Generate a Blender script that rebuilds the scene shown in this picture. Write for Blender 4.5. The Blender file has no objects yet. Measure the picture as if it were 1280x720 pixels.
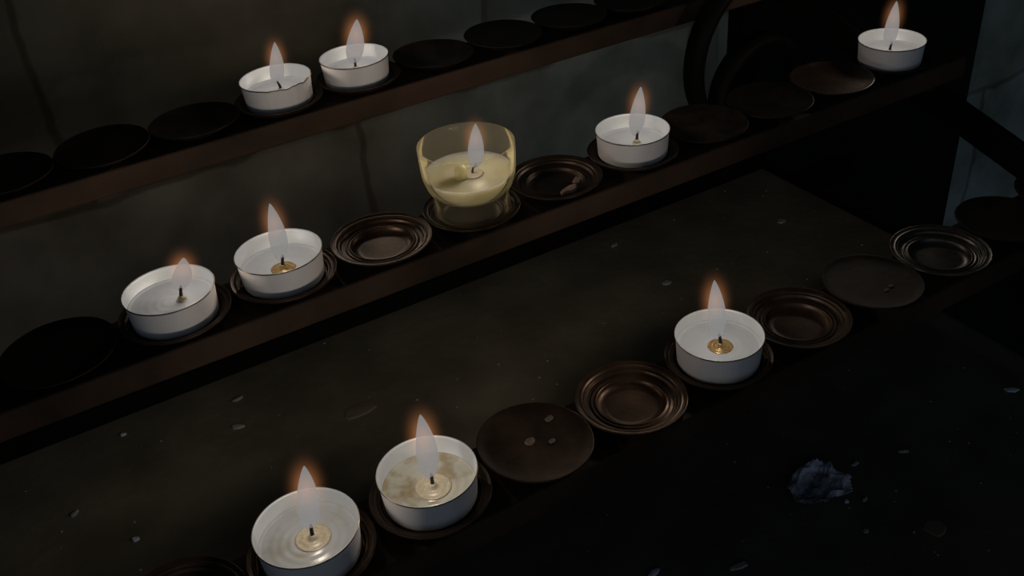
import bpy, bmesh, math, random
from mathutils import Vector, Matrix
random.seed(7)
PI = math.pi
MM = 0.001
H = 945.0                       # camera height above the floor, mm
col = bpy.context.scene.collection

# ------------------------------------------------------------------ camera
F, PITCH, ROLL, YAW = 1244.87, math.radians(33.745), math.radians(-5.133), math.radians(28.246)
sy, cy, sp, cp = math.sin(YAW), math.cos(YAW), math.sin(PITCH), math.cos(PITCH)
fwd = Vector((sy*cp, cy*cp, -sp)); rgt0 = Vector((cy, -sy, 0)); up0 = rgt0.cross(fwd)
rgt = rgt0*math.cos(ROLL) + up0*math.sin(ROLL); upv = -rgt0*math.sin(ROLL) + up0*math.cos(ROLL)
cd = bpy.data.cameras.new('camera'); cam = bpy.data.objects.new('camera', cd); col.objects.link(cam)
cd.sensor_width = 36; cd.lens = 36*F/1280; cd.clip_start = .01; cd.clip_end = 50
m = Matrix((rgt, upv, -fwd)).transposed().to_4x4(); m.translation = Vector((0, 0, H*MM)); cam.matrix_world = m
bpy.context.scene.camera = cam
def ray(px, py): return (px-640)/F*rgt - (py-360)/F*upv + fwd
def on_level(px, py, z):        # a place on a level surface, mm
    d = ray(px, py); k = (z-H)/d.z; return (d.x*k, d.y*k, z)

# ------------------------------------------------------------------ materials
def mat(name):
    m = bpy.data.materials.new(name); m.use_nodes = True; nt = m.node_tree; nt.nodes.clear()
    out = nt.nodes.new('ShaderNodeOutputMaterial')
    return m, nt, out
def N(nt, t, **kw):
    n = nt.nodes.new(t)
    for k, v in kw.items():
        if k in n.inputs.keys(): n.inputs[k].default_value = v
        else: setattr(n, k, v)
    return n
def principled(name, c1, c2=None, scale=200., rough=.5, metal=0., bump=0., bscale=None, detail=6., spec=.5, lo=.35, hi=.65, **kw):
    m, nt, out = mat(name)
    b = nt.nodes.new('ShaderNodeBsdfPrincipled')
    b.inputs['Base Color'].default_value = (*c1, 1); b.inputs['Roughness'].default_value = rough
    b.inputs['Metallic'].default_value = metal; b.inputs['Specular IOR Level'].default_value = spec
    for k, v in kw.items(): b.inputs[k.replace('_', ' ')].default_value = v
    tc = nt.nodes.new('ShaderNodeTexCoord')
    if c2:
        no = N(nt, 'ShaderNodeTexNoise', Scale=scale, Detail=detail)
        nt.links.new(tc.outputs['Object'], no.inputs['Vector'])
        r = nt.nodes.new('ShaderNodeValToRGB'); r.color_ramp.elements[0].position = lo; r.color_ramp.elements[1].position = hi
        r.color_ramp.elements[0].color = (*c1, 1); r.color_ramp.elements[1].color = (*c2, 1)
        nt.links.new(no.outputs['Fac'], r.inputs['Fac']); nt.links.new(r.outputs['Color'], b.inputs['Base Color'])
    if bump:
        n2 = N(nt, 'ShaderNodeTexNoise', Scale=bscale or scale*2, Detail=8.)
        nt.links.new(tc.outputs['Object'], n2.inputs['Vector'])
        bp = N(nt, 'ShaderNodeBump', Strength=bump, Distance=.001)
        nt.links.new(n2.outputs['Fac'], bp.inputs['Height']); nt.links.new(bp.outputs['Normal'], b.inputs['Normal'])
    nt.links.new(b.outputs['BSDF'], out.inputs['Surface'])
    return m
M = {}
M['iron'] = principled('painted_iron', (.024, .0155, .0105), (.072, .044, .029), 14, .7, .0, .35, 300, spec=.12)
M['black_iron'] = principled('black_iron', (.0035, .003, .0028), (.008, .007, .006), 60, .65, .0, .3, 300, spec=.12)
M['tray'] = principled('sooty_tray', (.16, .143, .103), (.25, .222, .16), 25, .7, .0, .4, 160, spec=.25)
M['tray_darkened'] = principled('darkened_front_tray', (.10, .09, .07), (.16, .145, .115), 25, .7, .0, .4, 160, spec=.15)  # darker copy of the tray material, foreground dimness put into its colour
M['dish_brown'] = principled('brown_metal_dish', (.034, .018, .010), (.080, .044, .024), 90, .38, .6, .08, 500)
M['dish_dark'] = principled('dark_metal_dish', (.030, .019, .012), (.065, .038, .023), 90, .42, .5, .12, 400)
M['dish_black'] = principled('sooty_dish', (.009, .007, .006), (.024, .016, .012), 90, .55, .0, .12, 300, spec=.15)
M['dish_grey'] = principled('grey_metal_dish', (.07, .065, .06), (.14, .125, .11), 120, .35, .8, .08, 500)
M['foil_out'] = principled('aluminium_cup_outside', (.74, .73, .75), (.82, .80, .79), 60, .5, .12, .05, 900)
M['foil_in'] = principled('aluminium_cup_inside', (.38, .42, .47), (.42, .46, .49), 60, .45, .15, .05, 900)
M['wax'] = principled('melted_white_wax', (.37, .41, .47), (.40, .44, .49), 120, .4, 0., .0, spec=.3)
M['wax_y'] = principled('melted_yellowish_wax', (.29, .25, .17), (.43, .44, .39), 130, .2, 0., .3, 180, lo=.38, hi=.56)
M['wax_p'] = principled('pale_melted_wax', (.33, .34, .29), (.39, .42, .45), 90, .25, 0., .15, 180, lo=.30, hi=.48)
M['crumb'] = principled('dull_wax_crumb', (.10, .07, .055), (.20, .15, .12), 300, .7)
M['tab'] = principled('wick_tab_metal', (.30, .20, .08), (.50, .37, .18), 900, .28, .5)
M['tab_pale'] = principled('pale_wick_tab', (.40, .36, .26), (.52, .48, .38), 900, .32, .0)
M['foil_rim'] = principled('folded_cup_rim', (.20, .15, .11), (.30, .23, .17), 200, .35, .9)  # aluminium bead; its dark reflection is put into the base colour
M['wick'] = principled('charred_wick', (.015, .010, .016), (.05, .03, .04), 900, .8)
M['glass_wax'] = principled('yellow_wax', (.60, .56, .36), (.66, .62, .44), 120, .35, 0., .1, 200, Subsurface_Weight=1.0, Subsurface_Scale=.02, Subsurface_Radius=(1., .85, .5))
M['chip_white'] = principled('white_wax_chip', (.62, .68, .85), (.8, .85, .98), 400, .5)
M['chip_tan'] = principled('tan_wax_chip', (.45, .30, .17), (.6, .43, .26), 400, .5)
M['chip_grey'] = principled('grey_wax_chip', (.30, .30, .28), (.46, .46, .43), 400, .5)
M['pink_wax'] = principled('pinkish_wax_piece', (.42, .27, .22), (.52, .35, .28), 400, .5)
M['film'] = principled('crumpled_clear_film', (.12, .13, .18), (.75, .78, .95), 90, .25, 0., .6, 500)

def flame_mat(name, zlo, zhi, base, full, fac=.62):
    """translucent luminous gas: pale at the wick, brightest above"""
    m, nt, out = mat(name)
    tc = nt.nodes.new('ShaderNodeTexCoord'); sx = nt.nodes.new('ShaderNodeSeparateXYZ'); nt.links.new(tc.outputs['Object'], sx.inputs[0])
    mr = N(nt, 'ShaderNodeMapRange'); mr.inputs['From Min'].default_value = zlo*MM; mr.inputs['From Max'].default_value = zhi*MM
    mr.inputs['To Min'].default_value = base; mr.inputs['To Max'].default_value = full
    nt.links.new(sx.outputs['Z'], mr.inputs['Value'])
    em = N(nt, 'ShaderNodeEmission', Color=(.97, .985, .99, 1)); nt.links.new(mr.outputs[0], em.inputs['Strength'])
    m2 = N(nt, 'ShaderNodeMapRange'); m2.inputs['From Min'].default_value = zlo*MM; m2.inputs['From Min'].default_value = zhi*MM*.8; m2.inputs['From Max'].default_value = (zhi*.8+14)*MM; nt.links.new(sx.outputs['Z'], m2.inputs['Value'])
    mc = N(nt, 'ShaderNodeMixRGB', blend_type='MIX'); mc.inputs[1].default_value = (1.06, 1.0, .96, 1); mc.inputs[2].default_value = (.90, .99, 1.02, 1)
    nt.links.new(m2.outputs[0], mc.inputs[0]); nt.links.new(mc.outputs[0], em.inputs['Color'])
    tr = nt.nodes.new('ShaderNodeBsdfTransparent'); mx = N(nt, 'ShaderNodeMixShader', Fac=fac)
    nt.links.new(tr.outputs[0], mx.inputs[1]); nt.links.new(em.outputs[0], mx.inputs[2]); nt.links.new(mx.outputs[0], out.inputs['Surface'])
    return m
M['flame'] = flame_mat('flame_gas', 2, 14, .25, .235)
M['flame_tall'] = flame_mat('flame_gas_in_glass', -3, 1, .24, .235)
def halo_mat(name, s, c=(1., .36, .12)):
    m, nt, out = mat(name)
    em = N(nt, 'ShaderNodeEmission', Color=(*c, 1), Strength=s)
    nt.links.new(em.outputs[0], out.inputs['Volume'])
    return m
def soft_halo(parent, b, tp, r, s=66.):  # added glowing volume that imitates the glare halo round a flame
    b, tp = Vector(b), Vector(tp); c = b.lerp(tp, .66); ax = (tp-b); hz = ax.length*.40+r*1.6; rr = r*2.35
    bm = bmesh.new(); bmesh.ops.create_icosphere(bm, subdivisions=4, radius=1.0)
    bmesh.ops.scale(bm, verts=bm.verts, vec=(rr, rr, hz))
    o = obj('glare_halo', bm, halo(rr, hz, s), parent, loc=c)
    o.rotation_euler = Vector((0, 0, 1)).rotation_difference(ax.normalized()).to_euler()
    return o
def halo(rr, hz, s):  # orange glow fading outwards, standing in for lens glare
    m, nt, out = mat('orange_glare_halo')
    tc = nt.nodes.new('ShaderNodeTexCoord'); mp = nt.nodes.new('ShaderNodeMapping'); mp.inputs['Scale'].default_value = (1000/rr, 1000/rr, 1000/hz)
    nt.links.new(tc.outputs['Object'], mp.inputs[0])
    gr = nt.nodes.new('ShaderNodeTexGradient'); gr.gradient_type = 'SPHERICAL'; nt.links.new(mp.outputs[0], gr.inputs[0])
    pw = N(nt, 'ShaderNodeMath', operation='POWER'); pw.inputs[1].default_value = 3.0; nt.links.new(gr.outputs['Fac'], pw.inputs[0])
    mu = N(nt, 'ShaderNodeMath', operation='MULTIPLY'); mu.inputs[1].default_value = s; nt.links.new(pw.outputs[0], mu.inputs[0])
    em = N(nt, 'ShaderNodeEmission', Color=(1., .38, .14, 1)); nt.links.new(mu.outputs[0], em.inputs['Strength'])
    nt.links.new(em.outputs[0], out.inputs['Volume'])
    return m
# clear plastic / glass of the votive cup
m_, nt_, o_ = mat('clear_votive_glass')
tr_ = N(nt_, 'ShaderNodeBsdfTransparent', Color=(.99, .985, .965, 1)); gl_ = N(nt_, 'ShaderNodeBsdfGlossy', Roughness=.06, Color=(1, .97, .85, 1))
df_ = N(nt_, 'ShaderNodeBsdfDiffuse', Color=(.62, .56, .38, 1)); lw_ = N(nt_, 'ShaderNodeLayerWeight', Blend=.08)
mx1 = N(nt_, 'ShaderNodeMixShader', Fac=.05); mx2 = nt_.nodes.new('ShaderNodeMixShader')
nt_.links.new(tr_.outputs[0], mx1.inputs[1]); nt_.links.new(df_.outputs[0], mx1.inputs[2])
nt_.links.new(lw_.outputs['Fresnel'], mx2.inputs[0]); nt_.links.new(mx1.outputs[0], mx2.inputs[1]); 
tl_ = N(nt_, 'ShaderNodeBsdfTranslucent', Color=(.85, .78, .52, 1)); mx3 = N(nt_, 'ShaderNodeMixShader', Fac=.3)
nt_.links.new(gl_.outputs[0], mx3.inputs[1]); nt_.links.new(tl_.outputs[0], mx3.inputs[2]); nt_.links.new(mx3.outputs[0], mx2.inputs[2])
nt_.links.new(mx2.outputs[0], o_.inputs['Surface']); M['glass'] = m_

def stone_mat(name, c1, c2, mort):
    m, nt, out = mat(name)
    b = N(nt, 'ShaderNodeBsdfPrincipled', Roughness=.9); b.inputs['Specular IOR Level'].default_value = .15
    tc = nt.nodes.new('ShaderNodeTexCoord'); mp = nt.nodes.new('ShaderNodeMapping'); mp.inputs['Rotation'].default_value = (PI/2, 0, 0)
    mp.inputs['Location'].default_value = (-.033, .011, 0)
    nt.links.new(tc.outputs['Object'], mp.inputs[0])
    # slightly wandering joints
    nz = N(nt, 'ShaderNodeTexNoise', Scale=9., Detail=4.); nt.links.new(tc.outputs['Object'], nz.inputs['Vector'])
    ad = N(nt, 'ShaderNodeMixRGB', blend_type='LINEAR_LIGHT'); ad.inputs[0].default_value = .02
    nt.links.new(mp.outputs[0], ad.inputs[1]); nt.links.new(nz.outputs['Color'], ad.inputs[2])
    br = nt.nodes.new('ShaderNodeTexBrick'); br.offset = 0.37
    br.inputs['Color1'].default_value = (*c1, 1); br.inputs['Color2'].default_value = (*c2, 1); br.inputs['Mortar'].default_value = (*mort, 1)
    br.inputs['Scale'].default_value = 1.; br.inputs['Brick Width'].default_value = .29; br.inputs['Row Height'].default_value = .165
    br.inputs['Mortar Size'].default_value = .004; br.inputs['Mortar Smooth'].default_value = .7
    nt.links.new(ad.outputs[0], br.inputs['Vector'])
    n2 = N(nt, 'ShaderNodeTexNoise', Scale=18., Detail=10.); nt.links.new(tc.outputs['Object'], n2.inputs['Vector'])
    rp = nt.nodes.new('ShaderNodeValToRGB'); rp.color_ramp.elements[0].color = (.55, .55, .52, 1); rp.color_ramp.elements[0].position = .3
    rp.color_ramp.elements[1].color = (1.1, 1.1, 1.1, 1); rp.color_ramp.elements[1].position = .65
    nt.links.new(n2.outputs['Fac'], rp.inputs['Fac'])
    mu = N(nt, 'ShaderNodeMixRGB', blend_type='MULTIPLY'); mu.inputs[0].default_value = 1.
    nt.links.new(br.outputs['Color'], mu.inputs[1]); nt.links.new(rp.outputs[0], mu.inputs[2]);
    # tint: earthy on the left and darker above, lighter slate grey on the right
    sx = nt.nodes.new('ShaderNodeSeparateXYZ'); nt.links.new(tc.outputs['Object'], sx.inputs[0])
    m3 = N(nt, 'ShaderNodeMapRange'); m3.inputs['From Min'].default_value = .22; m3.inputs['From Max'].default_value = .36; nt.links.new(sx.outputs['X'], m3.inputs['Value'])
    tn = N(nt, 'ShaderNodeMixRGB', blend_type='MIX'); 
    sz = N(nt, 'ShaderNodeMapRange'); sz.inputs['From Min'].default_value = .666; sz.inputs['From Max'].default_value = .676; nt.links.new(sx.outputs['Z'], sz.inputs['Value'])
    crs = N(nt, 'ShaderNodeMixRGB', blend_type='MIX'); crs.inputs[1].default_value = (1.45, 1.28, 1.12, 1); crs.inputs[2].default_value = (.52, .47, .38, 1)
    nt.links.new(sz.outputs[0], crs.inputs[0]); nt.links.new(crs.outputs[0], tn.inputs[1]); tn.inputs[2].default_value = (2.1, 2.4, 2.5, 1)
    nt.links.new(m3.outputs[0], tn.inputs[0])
    m4 = N(nt, 'ShaderNodeMixRGB', blend_type='MULTIPLY'); m4.inputs[0].default_value = 1.
    nt.links.new(mu.outputs[0], m4.inputs[1]); nt.links.new(tn.outputs[0], m4.inputs[2]); nt.links.new(m4.outputs[0], b.inputs['Base Color'])
    bp = N(nt, 'ShaderNodeBump', Strength=.6, Distance=.004); nt.links.new(n2.outputs['Fac'], bp.inputs['Height']); nt.links.new(bp.outputs[0], b.inputs['Normal'])
    nt.links.new(b.outputs[0], out.inputs['Surface'])
    return m
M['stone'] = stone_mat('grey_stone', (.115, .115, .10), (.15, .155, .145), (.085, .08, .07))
M['floor'] = principled('dark_floor_slabs', (.02, .02, .018), (.035, .033, .03), 6, .8, bump=.3)
M['matt'] = principled('matt_black', (.006, .006, .006), (.012, .011, .010), 8, .7, bump=.3, bscale=40, spec=.2)

# ------------------------------------------------------------------ mesh helpers (all in mm)
def obj(name, bm, material, parent=None, smooth=True, loc=None):
    me = bpy.data.meshes.new(name); bmesh.ops.recalc_face_normals(bm, faces=bm.faces); bm.to_mesh(me); bm.free()
    me.transform(Matrix.Scale(MM, 4))
    for k in (material if isinstance(material, (list, tuple)) else [material]): me.materials.append(k)
    if smooth:
        for p in me.polygons: p.use_smooth = True
    o = bpy.data.objects.new(name, me); col.objects.link(o)
    if parent: o.parent = parent
    if loc: o.location = Vector(loc)*MM
    return o
def empty(name, loc, rz=0.):
    o = bpy.data.objects.new(name, None); o.empty_display_size = .02; col.objects.link(o); o.location = Vector(loc)*MM; o.rotation_euler.z = rz
    return o
def tag(o, label, cat, group=None, kind=None):
    if label: o['label'] = label
    if cat: o['category'] = cat
    if group: o['group'] = group
    if kind: o['kind'] = kind
    return o
def lathe(prof, seg=96, bm=None, wob=0., closed=False, cut=None):
    """prof: list of (r, z[, mat]); closed: join last to first"""
    bm = bm or bmesh.new(); rings = []
    for i, q in enumerate(prof):
        r, z = q[0], q[1]
        if r < 1e-6: rings.append([bm.verts.new((0, 0, z))]); continue
        ring = []
        for k in range(seg):
            a = 2*PI*k/seg; w = 1 + wob*(math.sin(3*a+i*.7)*.6 + math.sin(7*a+1)*.4)
            ring.append(bm.verts.new((r*w*math.cos(a), r*w*math.sin(a), z)))
        rings.append(ring)
    n = len(rings)
    for i in range(n if closed else n-1):
        a, b = rings[i], rings[(i+1) % n]; mi = prof[i][2] if len(prof[i]) > 2 else 0
        for k in range(seg):
            k2 = (k+1) % seg
            if len(a) == 1 and len(b) == 1: continue
            if len(a) == 1: f = bm.faces.new((a[0], b[k], b[k2]))
            elif len(b) == 1: f = bm.faces.new((a[k], b[0], a[k2]))
            else: f = bm.faces.new((a[k], b[k], b[k2], a[k2]))
            f.material_index = mi
    return bm
def tube(path, rad, seg=12, bm=None, cap=True, flat=1.):
    bm = bm or bmesh.new(); rings = []
    n = len(path)
    for i, p in enumerate(path):
        p = Vector(p); t = (Vector(path[min(i+1, n-1)]) - Vector(path[max(i-1, 0)])).normalized()
        ref = Vector((0, 1, 0)) if abs(t.y) < .9 else Vector((1, 0, 0))
        u = t.cross(ref).normalized(); v = t.cross(u).normalized()
        r = rad[i] if isinstance(rad, (list, tuple)) else rad
        rings.append([bm.verts.new(p + (u*math.cos(2*PI*k/seg) + v*math.sin(2*PI*k/seg)*flat)*r) for k in range(seg)])
    for i in range(n-1):
        for k in range(seg):
            k2 = (k+1) % seg; bm.faces.new((rings[i][k], rings[i+1][k], rings[i+1][k2], rings[i][k2]))
    if cap: bm.faces.new(rings[0]); bm.faces.new(rings[-1])
    return bm
def ribbon(path, half_t, half_w):
    """flat bar following a path in the XZ plane: thickness in the plane, width along Y"""
    bm = bmesh.new(); rings = []; n = len(path)
    for i, p in enumerate(path):
        p = Vector(p); t = (Vector(path[min(i+1, n-1)]) - Vector(path[max(i-1, 0)])).normalized(); nn = Vector((-t.z, 0, t.x))
        rings.append([bm.verts.new(p + nn*a*half_t + Vector((0, b*half_w, 0))) for a, b in ((-1, -1), (1, -1), (1, 1), (-1, 1))])
    for i in range(n-1):
        for k in range(4): bm.faces.new((rings[i][k], rings[i+1][k], rings[i+1][(k+1) % 4], rings[i][(k+1) % 4]))
    bm.faces.new(rings[0]); bm.faces.new(rings[-1])
    return bm
def box(x0, x1, y0, y1, z0, z1, bm=None, bev=0.):
    bm = bm or bmesh.new()
    v = [bm.verts.new((x, y, z)) for x in (x0, x1) for y in (y0, y1) for z in (z0, z1)]
    fs = [bm.faces.new([v[i] for i in q]) for q in ((0, 1, 3, 2), (4, 6, 7, 5), (0, 4, 5, 1), (2, 3, 7, 6), (0, 2, 6, 4), (1, 5, 7, 3))]
    if bev: bmesh.ops.bevel(bm, geom=list({e for f in fs for e in f.edges}), offset=bev, segments=3, profile=.5, affect='EDGES')
    return bm
def beam(a, b, w, h, bm=None, bev=1.2):
    """box bar from a to b, w wide (horizontal), h high"""
    bm = bm or bmesh.new(); a, b = Vector(a), Vector(b); t = (b-a).normalized(); s = t.cross(Vector((0, 0, 1)))
    s = s.normalized() if s.length > 1e-3 else Vector((1, 0, 0)); u = s.cross(t).normalized()
    r = [[bm.verts.new(p + s*i*w/2 + u*j*h/2) for i, j in ((-1, -1), (1, -1), (1, 1), (-1, 1))] for p in (a, b)]
    fs = [bm.faces.new(r[0]), bm.faces.new(r[1])] + [bm.faces.new((r[0][k], r[1][k], r[1][(k+1) % 4], r[0][(k+1) % 4])) for k in range(4)]
    if bev: bmesh.ops.bevel(bm, geom=list({e for f in fs for e in f.edges}), offset=bev, segments=2, profile=.5, affect='EDGES')
    return bm

# ------------------------------------------------------------------ the setting
WY = 600.
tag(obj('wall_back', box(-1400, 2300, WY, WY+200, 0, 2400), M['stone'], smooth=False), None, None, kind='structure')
tag(obj('floor', box(-1400, 2300, -1400, WY, -100, 0), M['floor'], smooth=False), None, None, kind='structure')
pb = box(554, 856, WY-14, WY, 0, 2300, bev=2.)
d_ = ray(1240, 325); zt_ = H + d_.z*(WY-12)/d_.y
tag(obj('dark_strip_back', box(-1400, 2300, WY-12, WY, 0, zt_, bev=2.), M['matt'], smooth=False), None, None, kind='structure')  # added black strip standing in for the darkness low on the wall
tag(obj('trim_1', pb, M['matt'], smooth=False), 'tall black timber panel standing against the stone wall', None, kind='structure')  # plain black panel for the dark upright band beside the stone

# ------------------------------------------------------------------ the candle stand
ROWS = [(501.0, -191.25), (375.9, -219.1), (257.2, -259.1)]     # y and rim height of the candles in each row
ROWS = [(y, z+H) for y, z in ROWS]
LIP = -11.                                                       # dish lip below candle rim
stand = tag(empty('candle_stand', (100, 380, 0)), 'dark brown painted iron votive stand with stepped rails, sloping side bars and scrolls', 'candle stand')
def on_stand(name, bm, m, smooth=False):
    bmesh.ops.translate(bm, verts=bm.verts, vec=(-100, -380, 0)); return obj(name, bm, m, stand, smooth)
XL, XR = -190, 512
def side_z(y): return H - 262 + (y-376)*.275
for i, (y, z) in enumerate(ROWS):
    top = z + LIP - 5.4
    b = box(XL, XR, y-20, y+17, top-13, top, bev=1.3)
    for xe in (XL+2, 499):                                       # lugs down to the side bars
        box(xe, xe+11, y-8, y+8, side_z(y)+4, top-12, bm=b)
    o = on_stand('rail', b, M['iron'])
for xe in (XL+7, 505):
    b = beam((xe, 545, side_z(545)), (xe, 140, side_z(140)), 5, 20)
    beam((xe+8*(1 if xe > 0 else -1), 545, side_z(545)-9), (xe+8*(1 if xe > 0 else -1), 140, side_z(140)-9), 18, 4, bm=b)
    on_stand('side_bar', b, M['black_iron'])
for xe in (XL+7, 505):
    for ye in (150, 540):
        on_stand('leg', box(xe-9, xe+9, ye-9, ye+9, 0, side_z(ye)-4, bev=2.), M['black_iron'])
def arc(cx, cz, r0, r1, a0, a1, y, n=40):
    return [(cx+(r0+(r1-r0)*k/n)*math.cos(math.radians(a0+(a1-a0)*k/n)), y, cz+(r0+(r1-r0)*k/n)*math.sin(math.radians(a0+(a1-a0)*k/n))) for k in range(n+1)]
YS = 470.
K = YS/450.
def S(x, z): return (x*K, H+z*K)
cx, cz = S(437, -243)
on_stand('scroll', ribbon(arc(cx, cz, 62, 52, 118, 262, YS), 3.0, 7), M['black_iron'], True)
cx, cz = S(440, -264)
on_stand('scroll', ribbon(arc(cx, cz, 41, 24, 205, -75, YS), 3.0, 7), M['black_iron'], True)

# drip tray
TZ = H - 325
tb = box(-168, 447, 284, 452, TZ-3, TZ)
tray = tag(obj('drip_tray', tb, M['tray'], smooth=False), 'upper black sheet metal drip tray littered with wax crumbs between the middle and front rows', 'tray')
for ye in (300, 430): on_stand('cross_bar', beam((XL+7, ye, TZ-10), (505, ye, TZ-10), 14, 14), M['black_iron'])

rb = box(-168, 447, 449, 452, TZ, TZ+11)
for a in ((444, 447, 284, 449, TZ, TZ+3), (-168, -165, 284, 449, TZ, TZ+3)): box(*a, bm=rb)
obj('rim', rb, M['black_iron'], tray, smooth=False)

LZ = H - 410  # added second tray, set low so the foreground stays dark
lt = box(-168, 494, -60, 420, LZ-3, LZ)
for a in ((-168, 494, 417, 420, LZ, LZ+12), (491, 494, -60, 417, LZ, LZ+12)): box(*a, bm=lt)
tag(obj('added_lower_tray', lt, M['tray_darkened'], smooth=False), 'added lower tray that gives the foreground its darkness, in front of and below the nearest row', 'tray')
for ye in (-20, 390): on_stand('cross_bar', beam((XL+7, ye, LZ-10), (505, ye, LZ-10), 14, 14), M['black_iron'])

# ------------------------------------------------------------------ dishes
def ringed_dish(deep=5.0):
    p = [(0, -deep), (6, -deep), (10, -deep-.15), (13.6, -deep+.1), (14.1, -3.4), (14.5, -2.75), (14.9, -2.6), (15.3, -3.1), (15.9, -3.15), (16.3, -2.65), (16.7, -2.65), (17.1, -3.1), (17.7, -3.1), (18.1, -2.7), (18.5, -2.9),
         (18.9, -2.6), (19.2, -1.75), (19.5, -1.35), (19.9, -1.6), (20.3, -1.3), (20.6, -.7), (20.9, -.5), (21.2, -.75), (21.8, -.55), (22.5, -.45), (23.0, -.1), (23.3, 0), (23.5, -.3), (23.3, -.8),
         (22.2, -1.4), (20.6, -1.7), (19.6, -3.6), (15.2, -4.1), (14.8, -deep-.4), (10, -5.4), (0, -5.4)]
    return lathe(p, 128, wob=.003)
def plain_dish():
    p = [(0, -1.7), (8, -1.62), (14, -1.45), (19, -1.1), (21.5, -.6), (22.8, -.05), (23.2, 0), (23.45, -.35), (23.1, -.9), (21, -1.7), (17, -2.6), (15, -5.3), (0, -5.4)]
    return lathe(p, 128, wob=.006)
protos = {}
def dish(kind, m, x, row, label, tilt=(0, 0), dz=0., group='candle dishes on the rails'):
    y, z = ROWS[row]
    if (kind, m) not in protos:
        o = obj('candle_dish', ringed_dish() if kind == 'ring' else plain_dish(), M[m]); protos[(kind, m)] = o
    else:
        o = protos[(kind, m)].copy(); col.objects.link(o)
    o.location = Vector((x, y, z+LIP+dz))*MM; o.rotation_euler = (math.radians(tilt[0]), math.radians(tilt[1]), random.uniform(0, 6))
    tag(o, label, 'candle dish', group)
    return o
R1 = [-2, 45, 92, 138.3, 185, 231.8, 278.6, 325.4, 372.2]
L1 = ['empty black dish cut by the left picture edge on the rearmost rail',
      'empty black dish on the rearmost rail, second from its left end',
      'empty black dish just left of the left tealight on the rearmost rail',
      'dark dish under the left tealight of the rearmost rail', 'dark dish under the right tealight of the rearmost rail',
      'empty black dish directly right of the two rearmost tealights', 'empty black dish second right of the two rearmost tealights',
      'empty black dish third right of the two rearmost tealights, near the top edge', 'empty black dish cut by the top edge, rightmost on the rearmost rail']
for x, l in zip(R1, L1):
    used = 'under' in l
    dish('ring' if used else 'plain', 'dish_dark' if used else 'dish_black', x, 0, l, (0, 0) if used else (random.uniform(-2, 2), random.uniform(-1, 1)), dz=0 if used else .6)
R2 = [(-7, 'plain', 'dish_black', 'empty black dish at the left end of the middle rail'),
      (40.6, 'ring', 'dish_dark', 'dark dish under the leftmost tealight of the middle rail'),
      (88.9, 'ring', 'dish_brown', 'brown dish under the second tealight of the middle rail'),
      (136.5, 'ring', 'dish_brown', 'empty ringed brown dish between a tealight and the clear glass candle'),
      (184, 'ring', 'dish_dark', 'dark ringed dish under the clear glass candle'),
      (231.8, 'ring', 'dish_dark', 'ringed dark dish holding a pinkish wax piece, right of the glass candle'),
      (279.5, 'ring', 'dish_dark', 'dark dish under the tealight right of the glass candle'),
      (326.5, 'plain', 'dish_black', 'empty sooty dish directly right of the middle rail tealight in front of the grey wall'),
      (373.5, 'plain', 'dish_black', 'empty black dish in front of the iron scroll on the middle rail'),
      (420.5, 'plain', 'dish_dark', 'empty dark dish with coppery edge beside the tealight at upper right'),
      (467.4, 'ring', 'dish_black', 'black dish under the tealight at the upper right')]
for x, k, m, l in R2: dish(k, m, x, 1, l, (0, 0) if k == 'ring' else (random.uniform(-2, 2), random.uniform(-1, 1)), dz=0 if k == 'ring' else .6)
R3 = [(0, 'ring', 'dish_dark', 'empty dish at the bottom edge, left of the frontmost tealight'),
      (47.4, 'ring', 'dish_brown', 'brown dish under the frontmost tealight'),
      (95.5, 'ring', 'dish_dark', 'dark dish under the front rail tealight with amber pattern in its wax'),
      (142.4, 'plain', 'dish_dark', 'smooth spotted brown disc right of the two frontmost tealights'),
      (189.4, 'ring', 'dish_brown', 'coppery dish with many rings left of the front rail tealight with golden wick tab'),
      (236.3, 'ring', 'dish_brown', 'brown dish under the front rail tealight with golden wick tab'),
      (283.3, 'ring', 'dish_dark', 'empty dim ringed dish directly right of the tealight with golden wick tab'),
      (330.1, 'plain', 'dish_black', 'smooth dark disc between two ringed dishes at the right'),
      (377, 'ring', 'dish_grey', 'greyish ringed dish with a pale rim near the right edge'),
      (424, 'plain', 'dish_black', 'black dish cut by the right picture edge beyond the greyish dish'),
      (471, 'plain', 'dish_black', 'black dish at the very right end of the front rail')]
for x, k, m, l in R3:
    t = (0, 0) if k == 'ring' else (random.uniform(-2, 2), random.uniform(-1, 1))
    if x == 142.4: t = (-1.5, 1.5)
    dish(k, m, x, 2, l, t, dz=0 if k == 'ring' else .6)

# ------------------------------------------------------------------ lamps: each flame is a lamp
def flame_light(loc, power, parent, name='flame_light', color=(1., .84, .68), smooth=.0012, rad=2.6):
    L = bpy.data.lights.new(name, 'POINT'); L.energy = 1.0; L.color = color; L.shadow_soft_size = rad*MM; L.use_nodes = True
    nt = L.node_tree; em = nt.nodes['Emission'] if 'Emission' in nt.nodes else nt.nodes.new('ShaderNodeEmission')
    fo = nt.nodes.new('ShaderNodeLightFalloff'); fo.inputs['Strength'].default_value = power; fo.inputs['Smooth'].default_value = smooth
    nt.links.new(fo.outputs['Quadratic'], em.inputs['Strength'])
    o = bpy.data.objects.new(name, L); col.objects.link(o); o.parent = parent; o.location = Vector(loc)*MM
    return o

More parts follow.
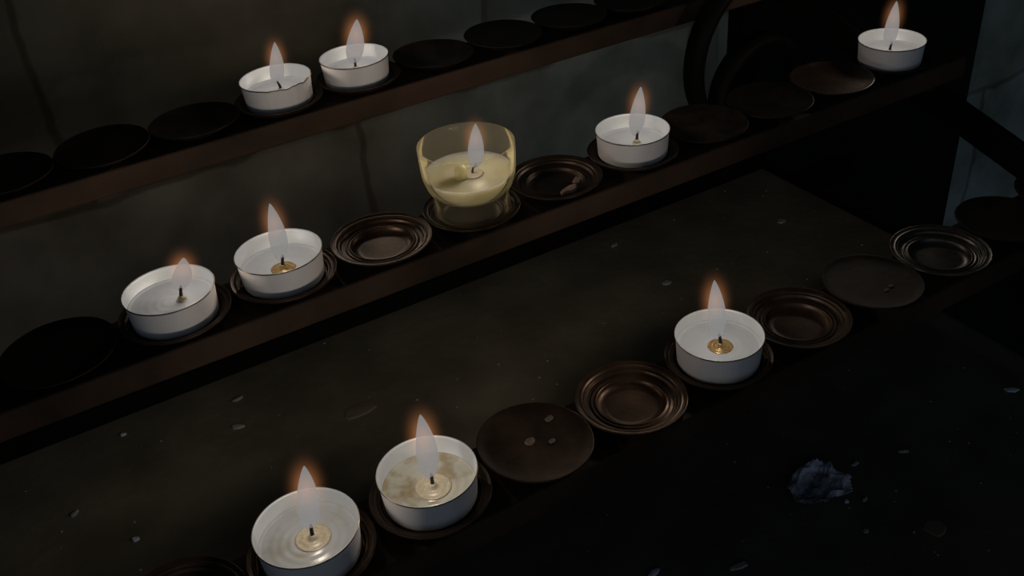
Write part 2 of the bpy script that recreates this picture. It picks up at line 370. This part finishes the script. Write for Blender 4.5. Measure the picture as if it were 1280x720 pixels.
def flame_shell(base, tip, r, grow=0., seg=28, n=30, bend=.5):
    """tear-shaped tongue from base to tip, with lean"""
    bm = bmesh.new(); base, tip = Vector(base), Vector(tip); hgt = tip.z-base.z
    rings = []
    for i in range(n+1):
        t = i/n
        w = (math.sin(PI*min(1, t/.62)*.5)**.75 if t < .62 else (1-((t-.62)/.38)**1.55)**.95)*r if 0 < t < 1 else 0
        # narrowing above the belly
        w = r*max(0., (math.sin(PI*(t**.72)))**.74)*(1.05-.14*t) if 0 < t < 1 else 0
        w += grow*(math.sin(PI*t)**.4 if 0 < t < 1 else 0)
        c = base + (tip-base)*t; ln = t*t*.35+t*.65; c.x = base.x+(tip.x-base.x)*ln + bend*math.sin(PI*t); c.y = base.y+(tip.y-base.y)*ln
        c.z += (t-.5)*2*grow
        if w <= 0: rings.append([bm.verts.new(c)])
        else: rings.append([bm.verts.new((c.x+w*math.cos(2*PI*k/seg), c.y+w*math.sin(2*PI*k/seg), c.z)) for k in range(seg)])
    for i in range(n):
        a, b = rings[i], rings[i+1]
        for k in range(seg):
            k2 = (k+1) % seg
            if len(a) == 1: bm.faces.new((a[0], b[k], b[k2]))
            elif len(b) == 1: bm.faces.new((a[k], b[0], a[k2]))
            else: bm.faces.new((a[k], b[k], b[k2], a[k2]))
    return bm

# ------------------------------------------------------------------ tealights  (origin at the base, rim 14 mm up)
def cup_mesh():
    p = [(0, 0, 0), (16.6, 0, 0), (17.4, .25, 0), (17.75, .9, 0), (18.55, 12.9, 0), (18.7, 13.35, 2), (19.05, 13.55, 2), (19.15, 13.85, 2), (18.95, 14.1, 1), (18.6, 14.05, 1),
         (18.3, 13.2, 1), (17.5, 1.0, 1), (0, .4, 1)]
    return lathe(p, 112, wob=.0015)
def wax_mesh(depth, ripple, tabr):
    """molten pool with a climbing edge; faint ridges around the middle"""
    zt = 14-depth; Rw = 17.68+.06*zt; p = [(0, .45), (17.3, .9+.1)]
    p.append((Rw, zt+.9)); p.append((Rw-.5, zt+.35)); p.append((Rw-1.3, zt+.05))
    n = 26
    for i in range(n):
        r = (Rw-1.6)*(1-i/n)
        p.append((r, zt + (ripple*math.cos(r*1.9)*math.exp(-r/9.) if r > tabr*.9 else 0)))
    p.append((0, zt))
    return lathe(p, 96)
cup0 = [None]
TL = []
def tealight(x, row, label, depth=6.5, tip=(0, 0, 20), fr=4., wick=((0, 0), (0, 0)), wax='wax', tab='tab', tabr=6., power=1., ripple=.12, rz=0., dz=0., base=None, tilt=(0, 0), fmat='flame', wrinkled=False):
    y, z = ROWS[row]
    root = tag(empty('tealight_candle', (x, y, z-14+dz), rz), label, 'candle', 'lit tealights on the stand')
    root.rotation_euler = (math.radians(tilt[0]), math.radians(tilt[1]), 0)
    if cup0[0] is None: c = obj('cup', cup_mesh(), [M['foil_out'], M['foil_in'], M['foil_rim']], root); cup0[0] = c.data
    else: c = bpy.data.objects.new('cup', cup0[0]); col.objects.link(c); c.parent = root
    if wrinkled:
        c.data = c.data.copy()
        for v in c.data.vertices:
            a = math.atan2(v.co.y, v.co.x); rr_ = math.hypot(v.co.x, v.co.y)
            if rr_ > .0165:
                k = 1 + .016*max(0, math.sin(23*a+1))*max(0, math.cos(a+1.25))**3 + .01*max(0, math.sin(9*a))*max(0, math.cos(a-.2))**2
                v.co.x *= k; v.co.y *= k
                if v.co.z > .012: v.co.z -= .0006*max(0, math.sin(11*a))*max(0, math.cos(a+1.0))
    zt = 14-depth
    obj('wax', wax_mesh(depth, ripple, tabr), M[wax], root)
    (wx, wy), (ex, ey) = wick
    t = lathe([(0, zt-.2), (tabr, zt-.2), (tabr, zt+.12), (tabr-.5, zt+.32), (tabr-1.1, zt+.15), (tabr*.62, zt+.12), (tabr*.55, zt+.42), (tabr*.46, zt+.15), (2.0, zt+.2), (1.7, zt+1.0), (1.3, zt+1.9), (.9, zt+2.), (0, zt+1.7)], 56)
    bmesh.ops.translate(t, verts=t.verts, vec=(wx, wy, 0)); obj('wick_tab', t, M[tab], root)
    hgt = 5.4
    pts = [(wx+(ex)*(k/8)**1.6, wy+(ey)*(k/8)**1.6, zt+1.2+hgt*k/8) for k in range(9)]
    obj('wick', tube(pts, [.75, .75, .74, .72, .7, .7, .66, .6, .4], 10), M['wick'], root)
    b = base or (wx+ex*.6, wy+ey*.6+2.2, zt+2.6); tp = (tip[0], tip[1], 14+tip[2])
    fo = obj('flame', flame_shell(b, tp, fr), M[fmat], root)
    soft_halo(fo, b, tp, fr)
    lc = Vector(b).lerp(Vector(tp), .55)
    flame_light(lc, power, fo)
    return root
P0 = .0105*8*.62*2.2
tealight(138.6, 0, 'left tealight of the two on the rearmost rail, with wrinkled cup', depth=8, wrinkled=True, tip=(4.2, 0, 18.3), fr=3.9, wick=((1.5, -1), (-1.5, -1.5)), power=P0, tab='tab_pale', tabr=2.6, tilt=(0, -1))
tealight(184.0, 0, 'right tealight of the two on the rearmost rail, with the broad flame', depth=8, tip=(5.3, 0, 19.3), fr=5., wick=((0, 0), (.4, 0)), power=P0, tab='tab_pale', tabr=2.6)
tealight(40.6, 1, 'leftmost tealight, with a low flame barely above its rim', depth=6.5, tip=(9.8, 2, 10.5), fr=4.2, wick=((4, -1), (1.2, 0)), power=P0, tab='tab_pale', tabr=2.6, base=(5, 2, 10.5))
tealight(88.9, 1, 'tealight on the middle rail left of an empty brown dish, with a leaning wick', depth=8, tip=(1.2, 0, 23.2), fr=3.9, wick=((0, -2), (1.0, 0)), power=P0, tab='tab', tabr=5.5)
tealight(279.5, 1, 'tealight right of the glass candle, in front of the grey wall', depth=8, tip=(5.4, 0, 21.4), fr=4.0, wick=((2, -1), (1, .5)), power=P0, tab='tab_pale', tabr=2.6)
tealight(467.4, 1, 'lone tealight at the upper right against the black panel', depth=7.5, tip=(-.7, 0, 22.9), fr=3.9, wick=((-2, -1), (1.5, .5)), power=P0, tab='tab_pale', tabr=2.6)
tealight(47.4, 2, 'frontmost tealight, cut by the bottom edge, with ringed pattern around its wick', depth=7, tip=(4.8, 0, 26.6), fr=4., wick=((1.5, 0), (.4, .2)), power=P0*.86, wax='wax_p', tab='tab_pale', tabr=6.5, ripple=.3)
tealight(95.5, 2, 'second tealight of the front rail, with amber rings and specks in its wax', depth=8.5, tip=(1.0, 0, 26.8), fr=4.1, wick=((1, -1), (.2, .2)), power=P0*.9, wax='wax_y', tab='tab_pale', tabr=7, ripple=.35)
tealight(236.3, 2, 'front rail tealight with a golden wick tab in plain white wax', depth=6, tip=(-4.2, 0, 29.4), fr=3.9, wick=((0, -1), (-.8, .3)), power=P0, tab='tab', tabr=5.5)

# ------------------------------------------------------------------ candle in a clear cup
gy, gz = ROWS[1]; gb = gz+LIP-3.0; gx = 184.6
g = tag(empty('glass_candle', (gx, gy, gb)), 'clear footed glass cup candle with yellowish wax, the only glass one', 'candle')
prof_o = [(18.2, 0), (18.3, .8), (17.9, 6), (17.8, 11.0), (18.6, 12.2), (20.4, 15.5), (21.7, 19.5), (22.3, 24), (22.6, 30), (22.7, 35.4), (22.4, 35.9)]
prof_i = [(22.1, 35.9), (21.9, 35.4), (21.8, 30), (21.5, 24), (20.9, 19.5), (19.7, 15.8), (17.9, 12.8), (17.1, 11.8), (17.1, 11.0)]
foot_i = [(17.0, 6), (17.3, .8), (17.4, 0)]
gm = lathe(prof_o + prof_i + foot_i, 120, closed=True)
lathe([(0, 11.2), (16.85, 11.2), (16.85, 12.0), (0, 12.0)], 120, bm=gm)
obj('glass_cup', gm, M['glass'], g)
wp = [(0, 12.1), (17.2, 12.1), (17.9, 12.9), (19.65, 15.9), (20.85, 19.5), (21.1, 21.3), (20.7, 20.7), (19.6, 20.1), (12, 19.9), (7, 19.8), (0, 19.7)]
obj('wax', lathe(wp, 96), M['glass_wax'], g)
sb = lathe([(0, 19.4), (3.1, 19.4), (2.9, 24.2), (2.5, 25.6), (1.5, 26.4), (0, 26.6)], 32)
bmesh.ops.translate(sb, verts=sb.verts, vec=(-5.0, -1.5, 0)); obj('wax_stub', sb, M['glass_wax'], g)
obj('wick', tube([(1.6, -1, 19.2), (1.4, -1, 21), (1.8, -1, 22.4), (3.2, -1, 23.4), (4.2, -1, 23.8)], [.55, .55, .5, .45, .3], 10), M['wick'], g)
lathe_tab = lathe([(0, 19.6), (5.5, 19.6), (5.5, 20.0), (4.6, 20.2), (3, 20.05), (1.2, 20.3), (0, 20.3)], 48)
bmesh.ops.translate(lathe_tab, verts=lathe_tab.verts, vec=(1, -1, 0)); obj('wick_tab', lathe_tab, M['tab_pale'], g)
GT = (190.6-gx, 0, H-189.4-gb)
fo = obj('flame', flame_shell((3.4, -.5, 22.0), GT, 3.8), flame_mat('flame_gas_over_glass_candle', 21, 26, .24, .235), g)
soft_halo(fo, (3.4, -.5, 22.0), GT, 3.8)
flame_light((4.5, -.3, 31), P0*.9, fo)

# ------------------------------------------------------------------ wax crumbs and scraps
def chip(px, py, z, size, m, label, name='wax_chip', cat='wax chip', aspect=.6, rot=0., thick=1.1, group='wax crumbs on the drip tray', loc=None, n=9, lift=0.):
    x, y, z = loc or on_level(px, py, z)
    bm = bmesh.new(); out = []
    for k in range(n):
        a = 2*PI*k/n; r = size/2*random.uniform(.72, 1.08)
        out.append((r*math.cos(a), r*aspect*math.sin(a)))
    lo = [bm.verts.new((a, b, 0)) for a, b in out]; hi = [bm.verts.new((a*.88, b*.88, thick*random.uniform(.7, 1.2))) for a, b in out]
    c = bm.verts.new((0, 0, thick*1.15)); bm.faces.new(lo)
    for k in range(n):
        k2 = (k+1) % n; bm.faces.new((lo[k], lo[k2], hi[k2], hi[k])); bm.faces.new((hi[k], hi[k2], c))
    o = obj(name, bm, M[m], smooth=False, loc=(x, y, z+lift)); o.rotation_euler.z = math.radians(rot)
    return tag(o, label, cat, group)
chip(70, 537, TZ, 15, 'chip_white', 'bluish white flat wax chip near the left edge of the tray', rot=25, aspect=.55, n=7)
chip(161, 471, TZ, 7.5, 'chip_tan', 'tan wax chip below the leftmost tealight', rot=25, aspect=.5)
chip(47, 488, TZ, 5.5, 'chip_tan', 'small tan crumb under the left end of the middle rail', aspect=.9)
chip(367, 399, TZ, 9, 'chip_tan', 'tan wax chip below the tealight with the leaning wick', rot=25, aspect=.45)
chip(298, 499, TZ, 8, 'chip_grey', 'thin grey wax flake in the middle of the tray, upper of two', rot=10, aspect=.3)
chip(298, 534, TZ, 9, 'chip_grey', 'thin grey wax flake in the middle of the tray, lower of two', rot=-25, aspect=.35)
chip(122, 512, TZ, 5, 'chip_grey', 'dull grey crumb between the tan chip and the white chip', aspect=.6)
chip(155, 544, TZ, 3, 'chip_white', 'tiny pale crumb right of the bluish white chip', aspect=.6)
chip(170, 675, TZ, 3.5, 'chip_white', 'tiny pale crumb left of the frontmost tealight', aspect=.7)
chip(94, 643, TZ, 5, 'chip_grey', 'dim grey crumb at the lower left of the tray', rot=35, aspect=.4)
chip(750, 598, LZ, 11.3, 'chip_grey', 'grey wax blob below the smooth spotted disc', aspect=.9)
chip(944, 491, TZ, 10, 'chip_grey', 'long grey flake below the tealight with golden wick tab', rot=30, aspect=.3)
chip(768, 307, TZ, 6, 'chip_grey', 'small grey flake on the tray behind the front rail', rot=10, aspect=.5)
chip(833, 354, TZ, 7, 'chip_grey', 'dim flake left of the golden tab tealight flame', aspect=.6)
chip(977, 277, TZ, 7, 'chip_grey', 'round grey crumb towards the right rear of the tray', aspect=.8)
chip(1128, 565, LZ, 6.9, 'chip_grey', 'bent grey sliver right of the crumpled clear film', rot=-40, aspect=.3)
chip(1069, 580, LZ, 5.7, 'chip_grey', 'small pale crumb above right of the crumpled clear film', aspect=.5)
chip(1058, 627, LZ, 3.3, 'chip_white', 'bright speck directly right of the crumpled clear film', aspect=.9)
chip(1081, 625, LZ, 4.3, 'chip_grey', 'pale speck second to the right of the crumpled clear film', aspect=.5)
chip(1082, 664, LZ, 3.8, 'chip_grey', 'pale speck below right of the crumpled clear film', aspect=.8)
chip(1265, 488, LZ, 10.1, 'chip_white', 'bluish white rectangular chip at the right edge', rot=-30, aspect=.5, n=5)
chip(817, 717, LZ, 10.1, 'chip_white', 'white chip at the bottom edge of the picture', rot=10, aspect=.4)
chip(924, 708, LZ, 11.3, 'chip_grey', 'dim curved flake at the bottom edge, right of the white one', rot=-10, aspect=.35)
chip(1167, 659, LZ, 13.9, 'tray', 'very dim wax smear at the lower right of the tray', aspect=1., thick=.4)
chip(450, 512, TZ, 20, 'tray', 'flat dark wax spill on the tray behind the two frontmost tealights', aspect=.6, thick=.7, n=13)
# chunk of wax left in a dish
y2, z2 = ROWS[1]
chip(0, 0, 0, 12.5, 'pink_wax', 'pinkish wax stick lying in the dish right of the glass candle', name='wax_piece', cat='wax piece', rot=8, aspect=.36, thick=1.8,
     loc=(231.8-1, y2-13.5, z2+LIP-2.9), group='wax left in the dishes', n=12, lift=.25)
chip(0, 0, 0, 8, 'pink_wax', 'duller pinkish wax flake behind the stick in the dish', name='wax_piece', cat='wax piece', rot=40, aspect=.5, thick=.7,
     loc=(231.8+8.5, y2-6.5, z2+LIP-2.9), group='wax left in the dishes', lift=.25)
y3, z3 = ROWS[2]
for dx, dy, sz, mm_, l in ((12.5, 9, 4.5, 'crumb', 'tan crumb near the rear right edge of the smooth spotted disc'), (-1.5, 2, 5.5, 'crumb', 'dull pinkish smudge of wax at the middle of the smooth spotted disc'),
                           (6, -3, 3.6, 'crumb', 'small grey crumb right of the middle smudge on the smooth spotted disc'), (-17, 1, 3.2, 'crumb', 'small grey crumb at the left side of the smooth spotted disc')):
    chip(0, 0, 0, sz, mm_, l, name='wax_piece', cat='wax piece', aspect=.8, thick=.3, rot=30, loc=(142.4+dx, y3+dy, z3+LIP-.85-.45*dx*dx/400), group='wax left in the dishes', lift=.0)
for dx, dy, l in ((.5, -8, 'reddish crumb, left of two on the smooth dark disc at the right'), (5, -7, 'reddish crumb, right of two on the smooth dark disc at the right')):
    chip(0, 0, 0, 3.2, 'crumb', l, name='wax_piece', cat='wax piece', aspect=.7, thick=.4, loc=(330.1+dx, y3+dy, z3+LIP-1.0), group='wax left in the dishes')
# crumpled film scrap
fx, fy, fz = on_level(1022, 610, LZ)
bm = bmesh.new(); gn = 18; vs = []
for i in range(gn+1):
    for j in range(gn+1):
        u, v = i/gn-.5, j/gn-.5; e = 1-.1*math.sin(3*math.atan2(v, u)+1)-.05*math.sin(7*math.atan2(v, u))
        r = math.hypot(u, v)
        vs.append(bm.verts.new((u*34*e, v*27*e, 1.0+2.6*abs(math.sin(7*u+5*v)*math.cos(9*v-4*u))+random.uniform(0, 1.0)+(2.5 if r > .38 else 0))))
for i in range(gn):
    for j in range(gn):
        a = i*(gn+1)+j
        u, v = (i+.5)/gn-.5, (j+.5)/gn-.5
        if math.hypot(u, v) > .54: continue
        bm.faces.new((vs[a], vs[a+gn+1], vs[a+gn+2], vs[a+1]))
bmesh.ops.delete(bm, geom=[v for v in bm.verts if not v.link_faces], context='VERTS')
bmesh.ops.solidify(bm, geom=bm.faces[:], thickness=.25)
lowest = min(v.co.z for v in bm.verts); bmesh.ops.translate(bm, verts=bm.verts, vec=(0, 0, -lowest))
tag(obj('crumpled_film', bm, M['film'], smooth=False, loc=(fx, fy, LZ)), 'crumpled bluish clear film scrap lying on the tray at lower right', 'scrap')
# dust: nobody could count it
bm = bmesh.new()
for k in range(260):
    up = k < 130; z0 = (TZ if up else LZ)+.05
    x, y = (random.uniform(-150, 430), random.uniform(290, 445)) if up else (random.uniform(60, 480), random.uniform(60, 330)); s = random.choice((.35, .45, .6, .9))
    v = [bm.verts.new((x+s*math.cos(a)*random.uniform(.6, 1.2), y+s*math.sin(a)*random.uniform(.6, 1.2), z0)) for a in (0, 1.6, 3.1, 4.6)]
    t = bm.verts.new((x, y, z0+s*.7)); bm.faces.new(v)
    for i in range(4): bm.faces.new((v[i], v[(i+1) % 4], t))
tag(obj('wax_dust', bm, M['chip_grey'], smooth=False), 'fine pale wax dust scattered over both black trays', 'dust', kind='stuff')

# ------------------------------------------------------------------ world and view
w = bpy.data.worlds.new('World'); bpy.context.scene.world = w; w.use_nodes = True
nt = w.node_tree; bg = nt.nodes['Background']; bg.inputs[0].default_value = (.66, .82, 1., 1)
tc = nt.nodes.new('ShaderNodeTexCoord'); vm = N(nt, 'ShaderNodeVectorMath', operation='DOT_PRODUCT'); vm.inputs[1].default_value = Vector((-.45, -1, .0)).normalized()
nt.links.new(tc.outputs['Generated'], vm.inputs[0])
mr = N(nt, 'ShaderNodeMapRange'); mr.inputs['From Min'].default_value = .6; mr.inputs['From Max'].default_value = 1; mr.inputs['To Min'].default_value = .004; mr.inputs['To Max'].default_value = .20
nt.links.new(vm.outputs['Value'], mr.inputs['Value']); nt.links.new(mr.outputs[0], bg.inputs[1])
sc = bpy.context.scene
sc.view_settings.view_transform = 'Standard'; sc.view_settings.look = 'None'; sc.view_settings.exposure = 0; sc.view_settings.gamma = 1
sc.view_settings.use_curve_mapping = False
sc.cycles.use_denoising = True
sc.cycles.max_bounces = 8; sc.cycles.transparent_max_bounces = 16; sc.cycles.caustics_reflective = False; sc.cycles.caustics_refractive = False
sc.cycles.sample_clamp_indirect = 1.0
